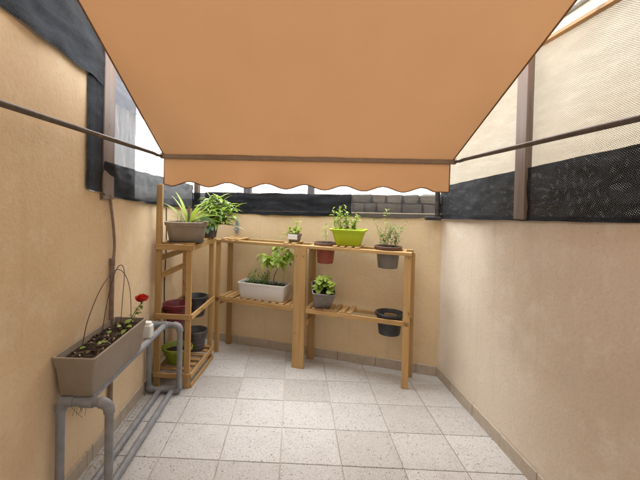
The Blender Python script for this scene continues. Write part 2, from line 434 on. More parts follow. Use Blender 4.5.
# ------------------------------------------------------------------ walls
def prism_wall(name, mat, pts, h0, h1, thick, label, zb=-.29):
    """pts: two face points; the wall body lies to the left of a->b when thick>0"""
    a, b = Vector((*pts[0], 0)), Vector((*pts[1], 0)); d = (b - a).normalized(); n = Vector((-d.y, d.x, 0)) * thick; m = MB()
    nu, nv = 60, 24; n0 = -n.normalized()
    base = len(m.v)
    for j in range(nv + 1):
        for i in range(nu + 1):
            s_ = i / nu; p = a + (b - a) * s_; z = zb + ((h0 + (h1 - h0) * s_) - zb) * j / nv
            p = p + n0 * (.0045 * noise.fractal((p.x * 3.1, p.y * 3.1, z * 3.1 + thick), 1, 2, 4)); m.v.append((p.x, p.y, z))
    for j in range(nv):
        for i in range(nu):
            k = j * (nu + 1) + i; q = (k, k + 1, k + nu + 2, k + nu + 1); m.f.append(q if thick > 0 else q[::-1])
    lo0, lo1 = 0, nu; t0, t1 = nv * (nu + 1), nv * (nu + 1) + nu; k = len(m.v)
    for p, z in ((a + n, zb), (b + n, zb), (b + n, h1), (a + n, h0)): m.v.append((p.x, p.y, z))
    top = tuple(range(t0, t1 + 1)); bot = tuple(range(lo0, lo1 + 1)); le = tuple(j * (nu + 1) for j in range(nv + 1)); re = tuple(j * (nu + 1) + nu for j in range(nv + 1))
    m.f += [(k, k + 3, k + 2, k + 1), top + (k + 2, k + 3), bot[::-1] + (k, k + 1), le + (k + 3, k), re[::-1] + (k + 1, k + 2)]
    o = m.obj(name, mat, None, 50); return tag(o, label, 'wall')
wl = prism_wall('wall', 'stucco_tan', ((LX, -2.25), (LX, 1.995)), 2.32, 2.06, .2, 'tall tan stucco wall behind the long planter, its top under black net')
wl2 = prism_wall('wall', 'stucco_tan', ((LX, 1.995), (LX, 4.04)), 1.445, 1.31, .2, 'lower tan stucco wall behind the narrow plant rack')
wb = prism_wall('wall', 'stucco_back', ((LX - .02, bwy(LX - .02)), (rwx(3.24) + .02, bwy(rwx(3.24) + .02))), 1.29, 1.33, .2, 'tan stucco back wall behind the long wooden plant shelf')
wr = prism_wall('wall', 'stucco_pale', ((rwx(3.26), 3.26), (rwx(-2.25), -2.25)), 1.325, 1.525, .2, 'bare pale beige stucco wall running along the right side')
# skirting tiles along each wall
def skirting(parent, a, b, inward, first=.2, h=.082):
    a, b = Vector((*a, 0)), Vector((*b, 0)); d = b - a; L = d.length; d.normalize(); n = Vector((*inward, 0)).normalized(); s_ = 0; w = first
    while s_ < L - .01:
        e = min(L, s_ + w); c = a + d * (s_ + e) / 2 + n * .0055 + Vector((0, 0, h / 2 + .002)); ang = math.atan2(d.y, d.x)
        MB().box((0, 0, 0), (e - s_ - .003, .011, h), None, .0025).obj('baseboard_tile', 'baseboard', parent, None, Matrix.Translation(c + n * random.uniform(-.001, .001)) @ Matrix.Rotation(ang, 4, 'Z'))
        s_ = e; w = T
skirting(wr, (rwx(3.235), 3.235), (rwx(-2.2), -2.2), (-1, -.04), .25)
skirting(wb, (LX + .012, bwy(LX + .012)), (rwx(3.24) - .012, bwy(rwx(3.24) - .012)), (-.312, -.95), .22)
skirting(wl2, (LX, 3.98), (LX, 1.995), (1, 0), .28)
skirting(wl, (LX, 1.992), (LX, -2.2), (1, 0), .2)
# the house side behind the camera: wall with a glazed door, the awning hangs on it
hw = thing('house_wall', 'plain pale house wall with glazed door where the awning is fixed', 'house', (0, -2.26, 0))
for c, d in (((-1.35, -.1, 2.1), (1.1, .2, 4.8)), ((1.45, -.1, 2.1), (1.1, .2, 4.8)), ((.05, -.1, 3.35), (1.7, .2, 2.3))):
    MB().box(c, d).obj('wall_panel', 'stucco_house', hw)
dr = MB().box((.05, -.10, 2.17), (1.7, .06, .06)).box((-.77, -.10, 1.07), (.06, .06, 2.14)).box((.87, -.10, 1.07), (.06, .06, 2.14)).box((.05, -.10, 1.07), (.08, .06, 2.14)).box((.05, -.1, .06), (1.58, .06, .1)).obj('door_frame', 'door_paint', hw)
for x in (-.365, .465): MB().box((x, -.1, 1.12), (.75, .012, 2.0)).obj('door_pane', 'glass_dark', dr)

# ------------------------------------------------------------------ outside: neighbours seen through the nets
def building(name, label, c, d, mat, wins=()):
    b = thing(name, label, 'building', (c[0], c[1], -.29)); MB().box((0, 0, d[2] / 2), d, None, .01).obj('wall', mat, b)
    MB().box((0, 0, d[2] + .05), (d[0] + .12, d[1] + .12, .1), None, .01).obj('coping', 'concrete', b)
    for (x, y, z, sx, sy, sz) in wins:
        w = MB().box((x, y, z), (sx, sy, sz), None, .01).obj('window', 'door_paint', b)
        MB().box((x, y, z), (sx * (1.25 if sx < sy else .86), sy * (1.25 if sy < sx else .86), sz * .88)).obj('pane', 'glass_dark', w)
    return b
building('neighbour_building', 'grey rendered building seen through the net above the plant rack', (-5.5, 4.6, 0), (3.0, 10.2, 5.5), 'render_grey')
building('neighbour_building', 'sunlit cream building beyond the shade net on the right', (4.2, 2.5, 0), (2.0, 15, 4.0), 'render_cream')
# rubble wall just behind the back net
rb = thing('rubble_wall', 'rough stone wall showing dimly through the black net at the back', 'wall', (0, 0, 0))
def BW(x, off, z): return Vector((x + .312 * off, bwy(x) + .95 * off, z))
ang_b = math.atan2(-.3285, 1)
MB().box((0, 0, 0), (2.5, .14, 1.77), None).obj('mortar_core', 'mortar', rb, None, Matrix.Translation(BW(.08, .42, .595)) @ Matrix.Rotation(ang_b, 4, 'Z'))
for row in range(5):
    x = -1.1 + random.uniform(0, .1)
    while x < 1.2:
        w = random.uniform(.09, .22); h = .085
        b = MB().box((0, 0, 0), (w - .006, .1, h - .004), None, .007)
        b.v = [tuple(Vector(v) + Vector([noise.noise(Vector(v) * 11 + Vector((x, row, i * 7))) * .022 for i in range(3)])) for v in b.v]
        b.obj('stone', random.choice(['stone_a', 'stone_b']), rb, 40, Matrix.Translation(BW(x + w / 2, .35, 1.10 + row * .087)) @ Matrix.Rotation(ang_b, 4, 'Z')); x += w

# ------------------------------------------------------------------ posts, beams and nets on top of the walls
def timber(name, a, b, w, t, mat, label, cat, upv=(0, 0, 1), group=None):
    a, b = Vector(a), Vector(b); x = (b - a); L = x.length; x.normalize(); u = Vector(upv); u = (u - x * u.dot(x)).normalized(); y = u.cross(x)
    M = Matrix(((x.x, y.x, u.x, 0), (x.y, y.y, u.y, 0), (x.z, y.z, u.z, 0), (0, 0, 0, 1))); M.translation = (a + b) / 2
    return tag(MB().box((0, 0, 0), (L, t, w), None, .003).obj(name, mat, None, None, M), label, cat, group)
timber('post', (-1.068, 2.17, 1.40), (-1.068, 2.17, 2.36), .13, .05, 'post_brown', 'dark brown timber post on the left wall above the conduit', 'post', (0, 1, 0))
timber('post', (1.232, 2.18, 1.345), (1.232, 2.18, 2.25), .10, .036, 'post_brown', 'brown timber post in front of the shade net on the right wall', 'post', (0, 1, 0))
timber('beam', (-1.085, -2.2, 2.368), (-1.085, 4.05, 2.368), .03, .04, 'beam_brown', 'thin brown timber rail along the top of the black net', 'beam')
timber('beam', (rwx(-2.2) + .022, -2.2, 2.272), (rwx(3.5) + .022, 3.5, 2.272), .022, .03, 'beam_brown', 'thin brown timber rail along the top of the cream shade net', 'beam')
for x, w, lb in ((-.5, .075, 'grey timber post behind the back net nearest the leafy plants'), (.12, .06, 'grey timber post behind the back net above the small white pot')):
    p = BW(x, .10, 0); timber('post', (p.x, p.y, 1.2), (p.x, p.y, 2.3), w, .05, 'post_grey', lb, 'post', (.95, -.312, 0))
p = BW(-1.03, .06, 0); timber('post', (p.x, p.y, 1.31), (p.x, p.y, 2.3), .05, .05, 'post_brown', 'thin brown timber post in the far corner above the plant rack', 'post', (.95, -.312, 0))
p0, p1 = BW(-1.1, .1, 2.28), BW(1.25, .1, 2.28); timber('beam', p0, p1, .05, .04, 'beam_brown', 'timber rail along the top of the clear sheet at the back', 'beam')

# left nets
tn = tag(sheet('shade_net', 'net_black', ((LX + .014, -.8), (LX + .014, 2.105)), (2.27, 2.015), (2.37, 2.352), 110, 16, .012, 3.0, None, 0, 1.0, .012), 'black woven net hanging over the tall tan wall at upper left', 'net')
hem = []
for i in range(60):
    t = i / 59; hem.append((LX + .022 + .004 * noise.noise((t * 20, 0, 0)), -.8 + 2.86 * t, 2.272 - .257 * t + .006 * noise.noise((t * 23, 4, 0))))
MB().tube(hem, [.013 + .004 * noise.noise((i * .7, 1, 2)) for i in range(60)], 8).obj('rolled_hem', 'net_black', tn, 60)
sheet('hanging_strip', 'net_black', ((LX + .010, 1.945), (LX + .012, 2.104)), (1.455, 1.44), (2.09, 2.09), 12, 44, .004, 5.0, tn, 0, 4.0, .006)
tag(sheet('shade_net', 'net_black_backlit', ((LX - .01, 2.235), (LX - .01, 4.02)), (1.965, 1.955), (2.36, 2.352), 60, 16, .012, 3.0, None, 0, 6.0, .006), 'black net behind the left post above the clear film, coloured blue grey as if backlit', 'net')
tag(sheet('plastic_sheet', 'plastic_film', ((LX - .03, 2.2), (LX - .03, 4.02)), (1.5, 1.5), (2.34, 2.34), 50, 20, .012, 2.5, None, 0, 8.0), 'pale clear film beside the left post over the rack wall', 'sheet')
tag(sheet('shade_net', 'net_black', ((LX + .018, 2.10), (LX + .018, 4.0)), (1.425, 1.305), (1.61, 1.545), 90, 18, .022, 3.2, None, 0.012, 11.0, .012), 'crumpled black net band on the low wall above the conduit', 'net')
# right nets
tag(sheet('shade_net', 'net_cream', ((rwx(3.3) + .03, 3.3), (rwx(-2.2) + .03, -2.2)), (1.3, 1.50), (2.272, 2.272), 150, 24, .012, 2.2, None, 0, 14.0), 'cream woven shade net above the right wall', 'net')
tag(sheet('shade_net', 'net_black', ((rwx(3.24) - .020, 3.24), (rwx(-2.2) - .020, -2.2)), (1.295, 1.522), (1.555, 1.88), 160, 20, .012, 2.6, None, 0, 17.0, .003), 'black net band along the top of the right wall', 'net')
# back nets
pA, pB = BW(-1.04, -.014, 0), BW(.50, -.014, 0); pC = BW(1.19, -.014, 0)
tag(sheet('shade_net', 'net_black', ((pA.x, pA.y), (pB.x, pB.y)), (1.285, 1.285), (1.472, 1.478), 80, 14, .014, 3.4, None, .012, 21.0, .012), 'dark net band on the back wall behind the leafy plants', 'net')
tag(sheet('shade_net', 'net_black_thin', ((pB.x - .004, pB.y), (pC.x, pC.y)), (1.285, 1.305), (1.478, 1.495), 50, 14, .008, 3.0, None, .012, 25.0, .01), 'thinner dark net on the back wall with stone showing through', 'net')
q0, q1 = BW(-1.06, .16, 0), BW(1.22, .16, 0)
tag(sheet('plastic_sheet', 'plastic_film', ((q0.x, q0.y), (q1.x, q1.y)), (1.475, 1.475), (2.27, 2.27), 70, 20, .012, 2.5, None, 0, 28.0), 'pale streaked clear sheet showing below the awning scallops', 'sheet')
# black wrapped stub post in the right corner
cp = BW(1.165, -.045, 0); ct = thing('corner_bracket', 'black wrapped post stub with clamp in the back right corner', 'bracket', (cp.x, cp.y, 1.28))
MB().tube([(0, 0, .03), (.002, 0, .12), (-.001, .002, .235)], [.02, .021, .019], 12).obj('tube', 'cable_black', ct, 40)
MB().tube([(-.045, .012, .04), (-.045, .012, .13), (-.043, .012, .23)], [.024, .022, .024], 10).obj('wrapped_post', 'net_black', ct, 40)
MB().box((-.035, -.004, .018), (.12, .05, .03), None, .006).obj('clamp', 'cable_black', ct)

# ------------------------------------------------------------------ awning
aw = thing('awning', 'orange tan fabric awning with scalloped valance over the whole patio', 'awning', (0, 0, 0))
XL, XR, YB, ZB, SL, YT = -.915, 1.058, 2.70, 1.712, .468, -2.20
cm = MB(); uv = []; NU, NV = 40, 60
for j in range(NV + 1):
    for i in range(NU + 1):
        s_, t_ = i / NU, j / NV; y = YB + (YT - YB) * t_; x = XL + (XR - XL) * s_ + .012 * t_ * 4.9 * .9
        z = ZB + SL * (YB - y) - .034 * math.sin(math.pi * t_) * (.6 + .4 * math.sin(math.pi * s_)) + .006 * noise.noise((x * 3, y * 1.2, 0)) + .005 * noise.noise((x * 7, y * .8, 4))
        cm.v.append((x, y, z)); uv.append((x - XL, (YB - y) * 1.1))
for j in range(NV):
    for i in range(NU): k = j * (NU + 1) + i; cm.f.append((k, k + 1, k + NU + 2, k + NU + 1))
cm.uv = uv; cano = cm.obj('canopy', 'awning_fabric', aw, 60)
for i in (0, NU): MB().tube([Vector(cm.v[j * (NU + 1) + i]) + Vector((0, 0, -.001)) for j in range(NV + 1)], .0045, 6).obj('edge_binding', 'trim_brown', cano, 60)
MB().box(((XL + XR) / 2, YB + .004, ZB - .002), (XR - XL + .03, .03, .046), None, .008).obj('front_bar', 'bar_brown', aw)
# valance with scallops
vm = MB(); uv = []; NS = 8; n = 160; nv = 12; bot = []
for i in range(n + 1):
    s_ = i / n; x = XL + .002 + (XR - XL - .016) * s_
    ph = s_ * 7.35 - .18
    zb = ZB - .198 - .0165 * math.cos(2 * math.pi * ph) * (1 if .02 < s_ < .98 else .6) - .008 * s_
    if s_ > .92: q = min(1, (s_ - .92) / .045); q = q * q * (3 - 2 * q); zb = zb * (1 - q) + (ZB - .214) * q
    for j in range(nv + 1):
        t = j / nv; z = ZB - .014 + (zb - ZB + .014) * t
        y = YB + .006 + .010 * t * noise.noise((x * 4.0, t, 3.3)) + .004 * t * math.sin(x * 9)
        vm.v.append((x, y, z)); uv.append((x - XL, -t * .2))
    bot.append(Vector(vm.v[-1]))
for i in range(n):
    for j in range(nv): k = i * (nv + 1) + j; vm.f.append((k, k + 1, k + nv + 2, k + nv + 1))
vm.uv = uv; val = vm.obj('valance', 'valance_fabric', aw, 60)
MB().tube(bot, .0042, 6).obj('scallop_binding', 'trim_brown', val, 60)
for e in (0, n): MB().tube([vm.v[e * (nv + 1)], vm.v[e * (nv + 1) + nv]], .004, 6).obj('side_binding', 'trim_brown', val, 60)
for x, sx in ((XL - .012, -1), (XR + .012, 1)):
    am = MB(); am.tube([(x, YB + .004, ZB - .005), (x + sx * .012, YB - .06, ZB - .008), (x + sx * .004, YB - .15, ZB - .006), (x - sx * .004, -2.2, ZB - .006)], .0115, 10)
    arm = am.obj('arm', 'arm_dark', aw, 40)
    MB().box((x, YB + .004, ZB - .004), (.024, .034, .044), None, .006).obj('end_cap', 'bar_brown', arm)
zr = ZB + SL * (YB - YT)
MB().tube([(XL - .05, YT, zr - .03), (XR + .1, YT, zr - .03)], .045, 16).obj('roller_tube', 'bar_brown', aw, 40)
for x in (XL - .03, XR + .07): MB().box((x, YT - .03, zr - .03), (.03, .1, .14), None, .006).obj('wall_bracket', 'bar_brown', aw)

#PART2
# ------------------------------------------------------------------ left wall: conduit, cable
cd = thing('conduit', 'weathered brown conduit running down the left wall behind the planter', 'pipe', (LX + .016, 2.2, .5))
MB().tube(catmull([(0, 0.03, -.45), (.002, .03, -.1), (.001, .025, .25), (0, .03, .54)], 6), .0135, 10).obj('pipe', 'pipe_brown', cd, 50)
MB().tube(catmull([(0, .03, .50), (.004, .045, .62), (.002, .03, .75), (-.002, .005, .87), (-.002, -.002, .93)], 6), [.0085] * 25, 8).obj('cable_bundle', 'pipe_brown', cd, 50)
MB().tube([(0, .03, .52), (0, .03, .56)], .0155, 10).obj('collar', 'pipe_brown', cd, 50)
MB().box((-.004, .028, .05), (.022, .05, .014), None, .003).obj('clip', 'pipe_brown', cd)
tag(MB().tube(catmull([(LX + .006, 3.2, 1.33), (LX + .008, 3.21, 1.0), (LX + .005, 3.19, .7), (LX + .008, 3.2, .45), (LX + .006, 3.22, .1)], 8), .0042, 6).obj('wall_cable', 'cable_black', None, 50), 'thin black cable hanging on the wall behind the rack', 'cable')
hk = BW(-.56, -.02, 0)
hkt = thing('wall_hook', 'grey hooked bracket on the back wall beside the leafy plants', 'hook', (hk.x, hk.y, 1.08))
MB().tube(catmull([(-.04, -.005, .14), (0, -.015, .145), (.02, -.02, .11), (.018, -.02, .06), (.0, -.03, .03), (-.012, -.03, .05)], 6), .007, 8).obj('hook', 'hook_grey', hkt, 50)
MB().box((.01, -.004, .06), (.03, .01, .12), None, .003).obj('plate', 'hook_grey', hkt)

# ------------------------------------------------------------------ pipe stand
st = thing('pipe_stand', 'grey plastic pipe stand carrying the long planter', 'stand', (0, 0, 0))
pr = .0195; xw, xo = -1.026, -.803; yn, yf = 1.712, 2.79; zt_ = .500
def elbow(a, c, b, r=pr * 1.28):
    a, c, b = Vector(a), Vector(c), Vector(b); pts = []
    for i in range(9):
        t = i / 8; pts.append(a * (1 - t) ** 2 + c * 2 * t * (1 - t) + b * t * t)
    return MB().tube(pts, r, 12).obj('elbow', 'pvc_grey', st, 40)
e = .04
for y in (yn, yf):
    for x in (xw, xo):
        sx = 1 if x == xw else -1
        MB().tube([(x, y, .03), (x, y, zt_ - e)], pr, 14).obj('leg', 'pvc_grey', st, 40)
        elbow((x, y, zt_ - e * 1.1), (x, y, zt_), (x + sx * e * 1.1, y, zt_))
        elbow((x, y, .016 + e), (x, y, .025), (x + sx * e, y, .025))
    MB().tube([(xw + e, y, zt_), (xo - e, y, zt_)], pr, 14).obj('crossbar', 'pvc_grey', st, 40)
    MB().tube([(xw + e, y, .025), (xo - e, y, .025)], pr, 14).obj('crossbar', 'pvc_grey', st, 40)
for x in (-.995, -.905):
    MB().tube([(x, yn + .02, zt_ + .006), (x, yf - .02, zt_ + .006)], pr * 1.02, 14).obj('top_rail', 'pvc_grey', st, 40)
    for y in (yn, yf): MB().tube([(x - .03, y, zt_), (x + .03, y, zt_)], pr * 1.25, 12).obj('tee', 'pvc_grey', st, 40)
    for y, s_ in ((yn, 1), (yf, -1)): MB().tube([(x, y, zt_ + .002), (x, y + s_ * .05, zt_ + .006)], pr * 1.22, 12).obj('tee_socket', 'pvc_grey', st, 40)
for x in (-.945, -.853):
    MB().tube([(x, yn, .026), (x, yf, .026)], pr * .95, 14).obj('bottom_rail', 'pvc_grey', st, 40)

# ------------------------------------------------------------------ pots and plants: builders
def rrect(w, d, r, z, n=4, cx=0, cy=0):
    out = []
    for qx, qy, a0 in ((1, 1, 0), (-1, 1, 90), (-1, -1, 180), (1, -1, 270)):
        for k in range(n + 1):
            a = R(a0 + 90 * k / n); out.append((cx + qx * (w / 2 - r) + r * math.cos(a), cy + qy * (d / 2 - r) + r * math.sin(a), z))
    return out
def circ(r, z, n=28): return [(r * math.cos(2 * math.pi * k / n), r * math.sin(2 * math.pi * k / n), z) for k in range(n)]
def pot_round(parent, r_top, r_bot, h, mat, rim_mat=None, rim_h=.022, rim_out=.006, soil_z=None, z0=0.0, rings=False):
    t = .004; m = MB(); prof = [(r_bot, 0), (r_bot + .002, .004)]
    if rings:
        for k in range(1, 5):
            zz = h * k / 6; rr = r_bot + (r_top - r_bot) * k / 6; prof += [(rr, zz - .004), (rr + .0022, zz), (rr, zz + .004)]
    prof += [(r_top - .003, h - rim_h)]
    inn = [(r_top - t, h - .002), (r_bot + (r_top - r_bot) * .5 - t, h * .5), (r_bot - t, .006)]
    rimp = [(r_top + rim_out, h - rim_h + .001), (r_top + rim_out + .001, h - .003), (r_top + rim_out - .002, h), (r_top - t + .002, h)]
    if rim_mat:
        m.loft([circ(r, z + z0) for r, z in prof + [(r_top - .002, h - .004)] + inn], True, True); p = m.obj('pot', mat, parent, 40)
        MB().loft([circ(r, z + z0) for r, z in rimp + [(r_top - t, h - rim_h)] + rimp[:1]], False, False).obj('rim', rim_mat, p, 40)
    else:
        m.loft([circ(r, z + z0) for r, z in prof + rimp + inn], True, True); p = m.obj('pot', mat, parent, 40)
    if soil_z is not None:
        f = soil_z / h; soil_disc(parent, circ((r_bot + (r_top - r_bot) * f) - t - .0005, 0, 24), soil_z + z0)
    return p
def soil_disc(parent, ring, z):
    m = MB(); cx = sum(p[0] for p in ring) / len(ring); cy = sum(p[1] for p in ring) / len(ring); rings = []
    for k in range(1, 9):
        f = k / 8; rings.append([(cx + (p[0] - cx) * f, cy + (p[1] - cy) * f, z + (.010 * noise.noise((p[0] * f * 45 + cx * 9, p[1] * f * 45, z * 3)) + .006 * noise.noise((p[0] * f * 120, p[1] * f * 120, 2)) if k < 8 else -.004)) for p in ring])
    m.loft(rings[::-1], False, True); return m.obj('soil', 'soil', parent, 80)
def pot_rect(parent, w, d, h, taper, r, mat, rim_h=.03, rim_out=.006, soil_z=None, n=3):
    t = .005; m = MB()
    def ring(f, z, off=0.0): return rrect(w - taper * (1 - f) + off, d - taper * (1 - f) + off, r, z, n)
    rings = [ring(0, 0, -.01), ring(0, .006), ring((h - rim_h) / h, h - rim_h), ring((h - rim_h) / h, h - rim_h + .001, rim_out * 2), ring(1, h - .003, rim_out * 2 + .002), ring(1, h, rim_out * 2 - .002), ring(1, h, -t * 2), ring(.5, h * .5, -t * 2), ring(.05, .012, -t * 2)]
    m.loft(rings, True, True); p = m.obj('pot', mat, parent, 40)
    if soil_z is not None:
        f = soil_z / h; soil_disc(parent, rrect(w - taper * (1 - f) - t * 2 - .002, d - taper * (1 - f) - t * 2 - .002, r, 0, n), soil_z)
    return p
def leaf_geo(L, w, bend=.5, fold=.25, n=7, shape='lance', tw=0.0):
    """blade along +X from the origin, drooping by bend (radians in all), folded along its midrib"""
    vs = []; fs = []; x = z = 0; ang = 0
    for i in range(n + 1):
        t = i / n
        if shape == 'lance': hw = w / 2 * (math.sin(math.pi * min(1, t * .93 + .07)) ** .8)
        elif shape == 'strap': hw = w / 2 * min(1, .55 + t * 2) * (1 - max(0, t - .55) / .45) ** .7 if t < 1 else 0
        else: hw = w / 2 * (math.sin(math.pi * (t ** .75)) ** .7 if 0 < t < 1 else 0)
        a = tw * t; up = hw * fold
        vs += [(x, -hw * math.cos(a), z + up - hw * math.sin(a)), (x, 0, z), (x, hw * math.cos(a), z + up + hw * math.sin(a))]
        ang = -bend * (t + .5 / n); x += L / n * math.cos(ang); z += L / n * math.sin(ang)
    for i in range(n):
        k = i * 3; fs += [(k, k + 3, k + 4, k + 1), (k + 1, k + 4, k + 5, k + 2)]
    return vs, fs
def orient(p, az, el, roll=0.0, s=1.0):
    return Matrix.Translation(p) @ Matrix.Rotation(az, 4, 'Z') @ Matrix.Rotation(-el, 4, 'Y') @ Matrix.Rotation(roll, 4, 'X') @ Matrix.Scale(s, 4)
def leaf_mesh(name, mat, *a, **k):
    m = MB(); m.add(*leaf_geo(*a, **k)); return m.mesh(name, mat, 60)
def herb(parent, stems, mat, leaf=(.03, .012), per=14, start=.25, stem_r=.0016, shape='lance', seed=1, droop=.5, scatter=.9, sep=False, leafname='foliage', el=.35):
    """thin stems with small leaves: each stem a part, the leaves of the plant one mass"""
    rg = random.Random(seed); fm_ = MB()
    for pts in stems:
        c = catmull(pts, 6); MB().tube(c, [stem_r * (1 - .6 * i / len(c)) for i in range(len(c))], 6).obj('stem', 'stalk', parent, 60)
        for k in range(per):
            t = start + (1 - start) * (k + rg.random() * .6) / per; i = min(len(c) - 1, int(t * (len(c) - 1))); p = c[i]
            s = rg.uniform(.6, 1.15) * (1 if t < .85 else .8); vs, fs = leaf_geo(leaf[0] * s, leaf[1] * s, droop * rg.uniform(.3, 1.4), .3, 4, shape)
            M = orient(p, rg.uniform(0, 6.283), el + rg.gauss(0, .35) + (.5 if t > .9 else 0), rg.uniform(-.5, .5)); fm_.add([M @ Vector(v) for v in vs], fs)
    return tag(fm_.obj(leafname, mat, parent, 60), kind='stuff')

# ------------------------------------------------------------------ long planter on the stand
pl = thing('trough_planter', 'long taupe trough planter full of soil on the pipe stand', 'planter', (-.955, 1.985, zt_ + .026))
LP, WP, HP = .60, .185, .18
pb = pot_rect(pl, WP, LP, HP, .035, .012, 'taupe', .045, .004, None)
f = .86; soil_disc(pl, rrect(WP - .018, LP - .018, .01, 0, 6), HP * .86)
rg = random.Random(5); cl = MB()
for k in range(170):
    r = rg.uniform(.003, .011); p = Vector((rg.uniform(-.075, .075), rg.uniform(-.28, .28), HP * .86 + r * .4))
    vs = [Vector(v) * r for v in ((1, 0, 0), (-1, 0, 0), (0, 1, 0), (0, -1, 0), (0, 0, .8), (0, 0, -.8))]; vs = [v * rg.uniform(.6, 1.3) for v in vs]
    M = Matrix.Translation(p) @ Matrix.Rotation(rg.uniform(0, 6), 4, 'Z') @ Matrix.Rotation(rg.uniform(0, 6), 4, 'X')
    cl.add([M @ v for v in vs], [(0, 2, 4), (2, 1, 4), (1, 3, 4), (3, 0, 4), (2, 0, 5), (1, 2, 5), (3, 1, 5), (0, 3, 5)])
tag(cl.obj('soil_clods', 'soil', pl), kind='stuff')
tw = MB()
for k in range(34):
    p = Vector((rg.uniform(-.07, .07), rg.uniform(-.27, .27), HP * .86 + rg.uniform(.004, .016))); a = rg.uniform(0, 6.28); L = rg.uniform(.02, .09); d = Vector((math.cos(a), math.sin(a), rg.uniform(-.05, .25))) * L
    if abs(p.x + d.x) > .085 or abs(p.y + d.y) > .29: continue
    tw.tube([p, p + d * .5 + Vector((0, 0, .004)), p + d], [.0014, .0012, .0006], 5)
tag(tw.obj('dry_twigs', 'bark', pl, 60), kind='stuff')
dl = MB()
for k in range(46):
    p = Vector((rg.uniform(-.075, .075), rg.uniform(-.28, .28), HP * .86 + rg.uniform(.004, .014))); vs, fs = leaf_geo(rg.uniform(.012, .03), rg.uniform(.006, .012), .8, .3, 4); M = orient(p, rg.uniform(0, 6), rg.uniform(-.2, .5), rg.uniform(-1, 1)); dl.add([M @ Vector(v) for v in vs], fs)
tag(dl.obj('dry_leaves', 'straw', pl, 60), kind='stuff')
lm = leaf_mesh('leaf', 'leaf_bright', .05, .03, .7, .2, shape='ovate')
for (x, y, z, az, el, s) in ((.06, .10, .19, -.6, .5, 1.0), (.045, .12, .20, .8, .7, .9), (.07, .07, .185, -1.6, .1, .9), (.03, .09, .19, 2.2, .5, .7), (.02, -.10, .18, -.4, .4, .7), (.03, -.13, .178, 1.8, .6, .55), (-.03, -.20, .18, 0.5, .5, .6), (.0, .02, .18, 1.1, .5, .5)):
    link('weed_leaf', lm, pl, orient((x, y, z), az, el, .2, s))
rt = MB()
for k in range(7):
    p = Vector((.005 + rg.uniform(-.02, .03), -.275, .002)); rt.tube(catmull([p, p + Vector((rg.uniform(-.012, .012), -.004, -.03)), p + Vector((rg.uniform(-.02, .02), -.002, -.055)), p + Vector((rg.uniform(-.03, .03), 0, rg.uniform(-.1, -.07)))], 5), .0011, 5)
tag(rt.obj('root_strands', 'bark', pl, 60), kind='stuff')
# wire hoops pushed into the soil
o = pl.location
def wire_hoop(pts, label): 
    t = MB().tube(catmull([Vector(p) for p in pts], 10), .0022, 6).obj('wire_hoop', 'wire', None, 60); return tag(t, label, 'hoop')
wire_hoop([(-1.028, 1.885, .67), (-1.022, 1.93, .80), (-1.010, 2.03, .93), (-.992, 2.14, 1.005), (-.970, 2.21, .985), (-.945, 2.245, .88), (-.935, 2.25, .67)], 'wide bent wire hoop arching over the long planter')
wire_hoop([(-1.016, 2.06, .67), (-1.012, 2.10, .82), (-1.0, 2.16, .98), (-.985, 2.205, 1.028), (-.975, 2.235, .98), (-.985, 2.24, .83), (-.992, 2.235, .67)], 'narrower, taller wire hoop behind the wide one in the planter')
# rose growing at the far end
rs = thing('rose_plant', 'small rose with one red bloom at the far end of the planter', 'flower', (-.93, 2.2, .685))
stem = catmull([(0, 0, -.02), (.01, .01, .03), (.022, .045, .075), (.04, .085, .108)], 6)
MB().tube(stem, .0022, 6).obj('stem', 'stalk', rs, 60)
MB().tube(catmull([(.008, .008, .02), (.03, .0, .05), (.04, .02, .07)], 5), .0015, 6).obj('stem', 'stalk', rs, 60)
lm2 = leaf_mesh('leaf', 'leaf_mid', .042, .024, .5, .25, shape='ovate')
for (x, y, z, az, el, s) in ((.012, .02, .045, 2.6, .3, 1.0), (.018, .035, .06, -.5, .2, .9), (.022, .045, .07, 1.2, .3, .9), (.035, .075, .095, -.9, -.2, .9), (.03, .06, .085, 3.3, .1, .8), (.04, .02, .068, -.4, .3, .8), (.038, .018, .066, 1.6, .2, .8), (.005, .004, .02, -1.4, .3, .9), (.03, .0, .05, -1.2, .2, .7)):
    link('leaf', lm2, rs, orient((x, y, z), az, el, .2, s))
bl = tag(MB().tube([(.039, .083, .10), (.041, .087, .112)], [.004, .009], 8).obj('bloom', 'leaf_mid', rs, 60))
pm = leaf_mesh('petal', 'petal_red', .056, .056, -1.0, .35, n=5, shape='ovate')
for ring, (cnt, el, s, zz) in enumerate(((6, .25, 1.0, .112), (6, .65, .9, .114), (5, 1.0, .75, .117), (4, 1.3, .6, .12))):
    for k in range(cnt): link('petal', pm, bl, orient((.041, .087, zz), 6.283 * k / cnt + ring * .5, el + rg.uniform(-.1, .1), rg.uniform(-.2, .2), s))
# small white container
wc = thing('white_container', 'small white plastic container on the pipe rails past the planter', 'container', (-.925, 2.47, zt_ + .026))
m = MB(); m.loft([rrect(.07, .06, .014, 0, 4), rrect(.074, .064, .014, .004, 4), rrect(.072, .062, .014, .075, 4), rrect(.06, .05, .014, .083, 4), rrect(.052, .042, .012, .083, 4), rrect(.05, .04, .012, .03, 4)], True, True); m.obj('body', 'white_plastic', wc, 35)
MB().loft([rrect(.056, .046, .012, .083, 4), rrect(.056, .046, .012, .093, 4), rrect(.050, .040, .012, .096, 4)], True, True).obj('lid', 'white_plastic', wc, 35)

